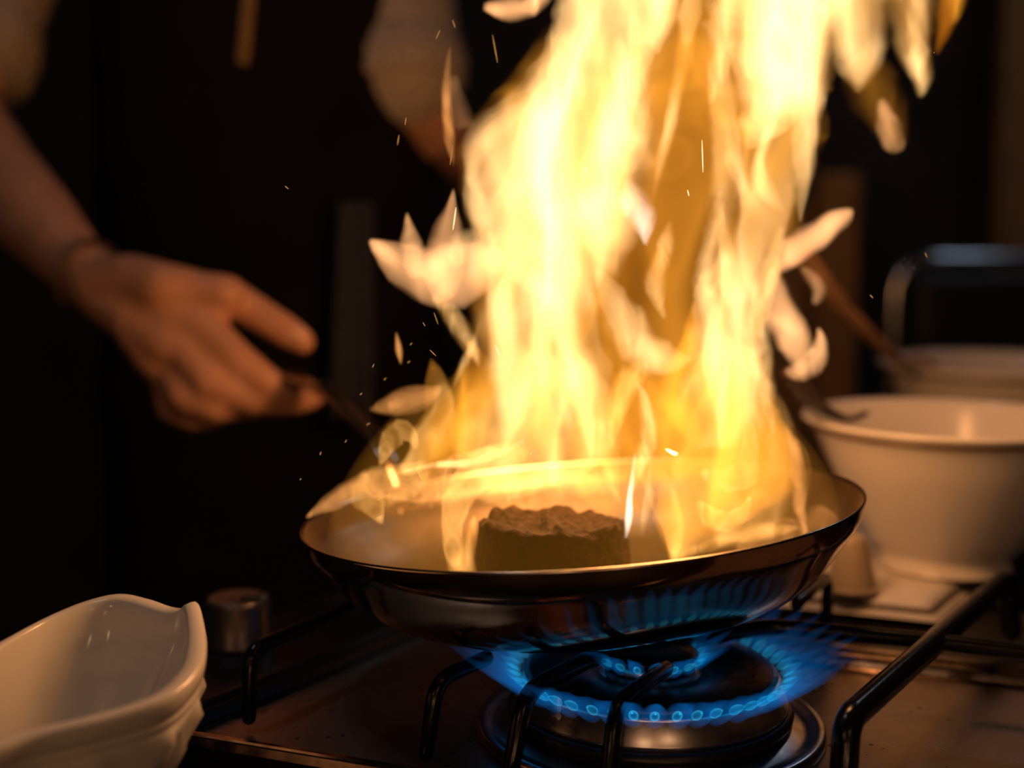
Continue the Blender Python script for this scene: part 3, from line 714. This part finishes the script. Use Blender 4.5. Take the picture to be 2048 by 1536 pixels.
palm = [
 [(at(205, 575, .99), .0225), (P(262, 565, .975), .021), (P(330, 580), .020), (P(400, 590), .0175), (P(452, 592, .95), .0155)],
 [(at(205, 585, .99), .021), (P(280, 610, .97), .021), (P(350, 640), .020), (P(405, 655, .945), .0155)],
 [(at(205, 595, .985), .018), (P(270, 640, .965), .019), (P(335, 690, .945), .0165), (P(372, 705, .94), .0150)],
 [(P(262, 650, .96), .015), (P(310, 720, .95), .0145), (P(350, 750, .945), .0135)],
]
thumb = [[(P(330, 585, .965), .017), (P(455, 592, .965), .0145), (P(535, 640, .955), .0125), (P(580, 668, .950), .0118), (P(606, 684, .948), .0095)]]
index = [[(P(400, 650, .945), .0150), (P(470, 715, .93), .0130), (P(530, 762, .925), .0115), (P(572, 790, .930), .0095)]]
middle = [[(P(370, 700, .94), .0145), (P(420, 765, .925), .0130), (P(500, 800, .925), .0112), (P(580, 805, .94), .0100), (P(625, 797, .955), .0085)]]
ring = [[(P(350, 745, .945), .0135), (P(368, 795, .930), .0120), (P(430, 818, .925), .0108), (P(500, 815, .945), .0092)]]
little = [[(P(330, 735, .955), .0120), (P(340, 815, .945), .0105), (P(385, 838, .940), .0095), (P(440, 832, .955), .0080)]]
sh_l = at(715, -560, 1.46); el_l = at(800, 185, 1.36)
arm_l = [(sh_l, .056), ((sh_l+el_l)/2, .048), (el_l, .043), (at(860, 250, 1.38), .037), (at(930, 310, 1.46), .030), (at(985, 350, 1.50), .024)]
hand_l = [[(at(985, 350, 1.50), .024), (at(1060, 420, 1.48), .026), (at(1090, 440, 1.48), .020)]] + \
         [[(at(1085, 420+16*k, 1.48), .012), (at(1120, 435+16*k, 1.47), .010), (at(1115, 470+14*k, 1.455), .009), (at(1085, 478+12*k, 1.455), .008)] for k in range(4)] + \
         [[(at(1045, 425, 1.47), .013), (at(1075, 455, 1.445), .011), (at(1105, 470, 1.44), .009)]]
chest = Vector((-0.25, 1.42, 0.42)); pel = Vector((-0.25, 1.42, 0.02)); neck = Vector((-0.25, 1.42, 0.66)); head = Vector((-0.25, 1.39, 0.82))
spine = [[(pel, .11), ((pel+chest)/2, .10), (chest, .11), (neck, .055), (head, .075), (head+Vector((0, 0, .05)), .085)],
         [(head+Vector((0, -.06, -.02)), .05), (head+Vector((0, -.095, .0)), .014)], [(chest+Vector((0, 0, .1)), .07), (sh_r, .058)], [(chest+Vector((0, 0, .1)), .07), (sh_l, .058)]]
bo = cones([arm_r, arm_l]+palm+thumb+index+middle+ring+little+hand_l+spine).build('body', M_skin, person)
remesh(bo, 0.0034, 5)
# thumb nail, wrist cord
tn = lathe(spline([(0, .0012), (.0035, .0009), (.0058, -.0002), (.0060, -.0014), (0, -.0016)], 10), 20)
tdir = (P(606, 684, .948)-P(560, 655, .952)).normalized()
tup = Vector((-0.15, -0.62, 0.75)).normalized(); tx = tdir; tz = (tup-tx*tup.dot(tx)).normalized(); ty = tz.cross(tx)
Mn = Matrix(((tx.x*1.25, ty.x, tz.x, 0), (tx.y*1.25, ty.y, tz.y, 0), (tx.z*1.25, ty.z, tz.z, 0), (0, 0, 0, 1)))
pn = P(594, 676, .949)+tz*.0096
tn.xf(Matrix.Translation(pn) @ Mn).build('thumb_nail', M_nail, person)
wc = at(178, 556, 1.0); ax = (at(205, 575, .99)-at(150, 530, 1.02)).normalized()
wx = ax.cross(Vector((0, 1, 0))).normalized(); wy = ax.cross(wx).normalized()
tube([wc+wx*.0268*math.cos(a)+wy*.0268*math.sin(a)-ax*.006*math.cos(a) for a in (2*math.pi*k/40 for k in range(41))], 0.0022, 8).build('wrist_cord', M_darkspoon, person)
# shirt with rolled sleeves
cr = sh_r.lerp(el_r, .98)
shirt = cones([[(sh_r, .070), ((sh_r+el_r)/2, .063), (sh_r.lerp(el_r, .84), .058)], [(sh_l, .072), ((sh_l+el_l)/2, .068), (sh_l.lerp(el_l, .95), .064)],
   [(pel+Vector((-.05, 0, 0)), .115), (chest+Vector((-.05, 0, 0)), .115), (sh_r, .068)], [(pel+Vector((.05, 0, 0)), .115), (chest+Vector((.05, 0, 0)), .115), (sh_l, .066)]]).build('shirt', M_shirt, person)
remesh(shirt, 0.006, 4)
def cuff(a, b, t, r, ln):
    p = a.lerp(b, t); d = (b-a).normalized()
    pts = [p-d*ln+d*ln*2*k/8 for k in range(9)]
    o = tube(pts, [r*(0.93+0.07*math.sin(math.pi*k/8)+0.02*math.sin(k*2.1)) for k in range(9)], 28).build('sleeve_roll', M_shirt, person); return o
cuff(sh_r, el_r, .85, .066, .026); cuff(sh_l, el_l, .94, .069, .024)
# apron: bib and skirt wrapped around the front
V = []; NU, NV = 30, 34
for i in range(NV+1):
    t = i/NV; z = 0.60-1.33*t
    half = 2.3
    wx_ = 0.178+0.03*max(0, -z); wy_ = 0.150+0.03*max(0, -z)
    for j in range(NU+1):
        a = -math.pi/2+(j/NU*2-1)*half
        wv = 1+0.015*math.sin(j*1.3+z*3)*(1 if z < 0 else 0.3)
        V.append(Vector((-0.25+wx_*math.cos(a)*wv, 1.42+wy_*math.sin(a)*wv, z)))
ap = MB().add(V, grid_faces(NV+1, NU+1)).build('apron', M_apron, person)
sd = ap.modifiers.new('thickness', 'SOLIDIFY'); sd.thickness = 0.003
# trousers below the apron
tr_ = cones([[(pel+Vector((-.07, .0, .05)), .115), (Vector((-.34, 1.42, -.35)), .08), (Vector((-.35, 1.43, -.84)), .055)], [(pel+Vector((.07, 0, .05)), .115), (Vector((-.16, 1.42, -.35)), .08), (Vector((-.15, 1.43, -.84)), .055)]]).build('trousers', M_apron, person)
for sx in (-.35, -.15):
    cones([[(Vector((sx, 1.43, -.862)), .036), (Vector((sx, 1.27, -.87)), .029)]]).build('shoe', M_chair, person)
# tan apron cord hanging on the chest
cp = [at(500, -160, 1.26), at(498, -20, 1.262), at(492, 60, 1.262), at(485, 128, 1.265)]
tube([Vector(p) for p in spline([tuple(p) for p in cp], 16)], 0.0058, 10, flat=(1, .6)).build('apron_cord', M_cord, person)
# grey towel tucked at the hip
tw = empty('towel', at(705, 800, 1.22), 'grey folded towel hanging at the hip of the cook', 'towel')
V = []; NU, NV = 14, 22
for i in range(NV+1):
    t = i/NV
    for j in range(NU+1):
        s = j/NU*2-1; p = at(712+s*(34+10*t)-10*t, 405+430*t, 1.225+0.006*math.cos(s*4)+0.01*(1-t))
        V.append(p)
to = MB().add(V, grid_faces(NV+1, NU+1)).build('towel_fold', M_towel, tw); q = to.modifiers.new('thickness', 'SOLIDIFY'); q.thickness = 0.008

# ------------------------------------------------------------------ background right
ch = empty('chair', (0.95, 2.3, -0.9), 'black upholstered chair with a chrome top rail in the dark', 'chair')
cb = box((0.93, 2.3, -0.04), (0.52, 0.06, 0.38)); bevel(cb.build('backrest', M_chair, ch, smooth=False), 0.028, 5)
st = box((0.93, 2.55, -0.42), (0.52, 0.5, 0.09)); bevel(st.build('seat', M_chair, ch, smooth=False), 0.03, 4)
rod([(0.65, 2.3, -0.9), (0.65, 2.3, 0.168), (1.21, 2.3, 0.168), (1.21, 2.3, -0.9)], 0.013, 14, 0.07).build('frame', M_chrome, ch)
for x in (0.69, 1.17): rod([(x, 2.78, -0.9), (x, 2.78, -0.44)], 0.013, 12).build('leg', M_chrome, ch)
post = empty('wooden_cabinet', (0.52, 2.0, -0.9), 'narrow brown wooden cabinet behind the right edge of the flames', 'cabinet')
pb = at(1682, 345, 2.0)
bevel(box((pb.x, 2.05, (pb.z-0.9)/2), (0.062, 0.10, pb.z+0.9)).build('cabinet_side', M_boxwood, post, smooth=False), 0.008)
bevel(box((pb.x-0.075, 2.08, (pb.z-0.9)/2-0.02), (0.080, 0.10, pb.z+0.86)).build('cabinet_door', M_boxwood, post, smooth=False), 0.006)
fr = at(2010, 60, 3.1)
dk = empty('door_frame', (fr.x, 3.1, -0.9), 'dim brown timber door frame at the upper right', 'door frame')
bevel(box((fr.x+0.06, 3.12, 0.4), (0.13, 0.08, 2.6)).build('frame_post', M_boxwood, dk, smooth=False), 0.006)

# ------------------------------------------------------------------ sparks
M_spark = glow_mat('glowing_ember', (1.0, 0.42, 0.10), 0.45); M_hot = glow_mat('white_hot_ember', (1.0, 0.75, 0.4), 1.6)
SP = [(990,690,1000,715),(1006,660,1012,635),(868,625,876,648),(846,645,850,652),(912,415,906,460),(905,470,915,440),(860,700,872,712),(820,690,824,686),(815,726,820,722),(745,735,748,728),
      (570,372,577,378),(733,850,740,846),(690,885,693,880),(720,790,724,786),(985,70,995,125),(905,40,910,55),(880,60,872,78),(1850,505,1854,515),(1740,590,1746,596),(1120,345,1126,372),
      (1170,330,1176,352),(1404,280,1406,345),(1375,380,1378,392),(810,250,812,235),(795,290,798,270),(640,910,642,904),(768,760,772,756),(900,330,906,290),(600,960,602,957)]
for k, (x0, y0, x1, y1) in enumerate(SP):
    Y = random.uniform(.55, .63); a, b = at(x0, y0, Y), at(x1, y1, Y+.004)
    hot = 905 < x0 < 1640 and y0 > 110
    o = tube([a, a.lerp(b, .3), a.lerp(b, .7), b], [.0001, .00024, .00024, .0001], 6).build('spark', M_hot if hot else M_spark, base=a)
    tagit(o, 'tiny glowing spark drifting in the air around the flames', 'spark', 'sparks around the fire')
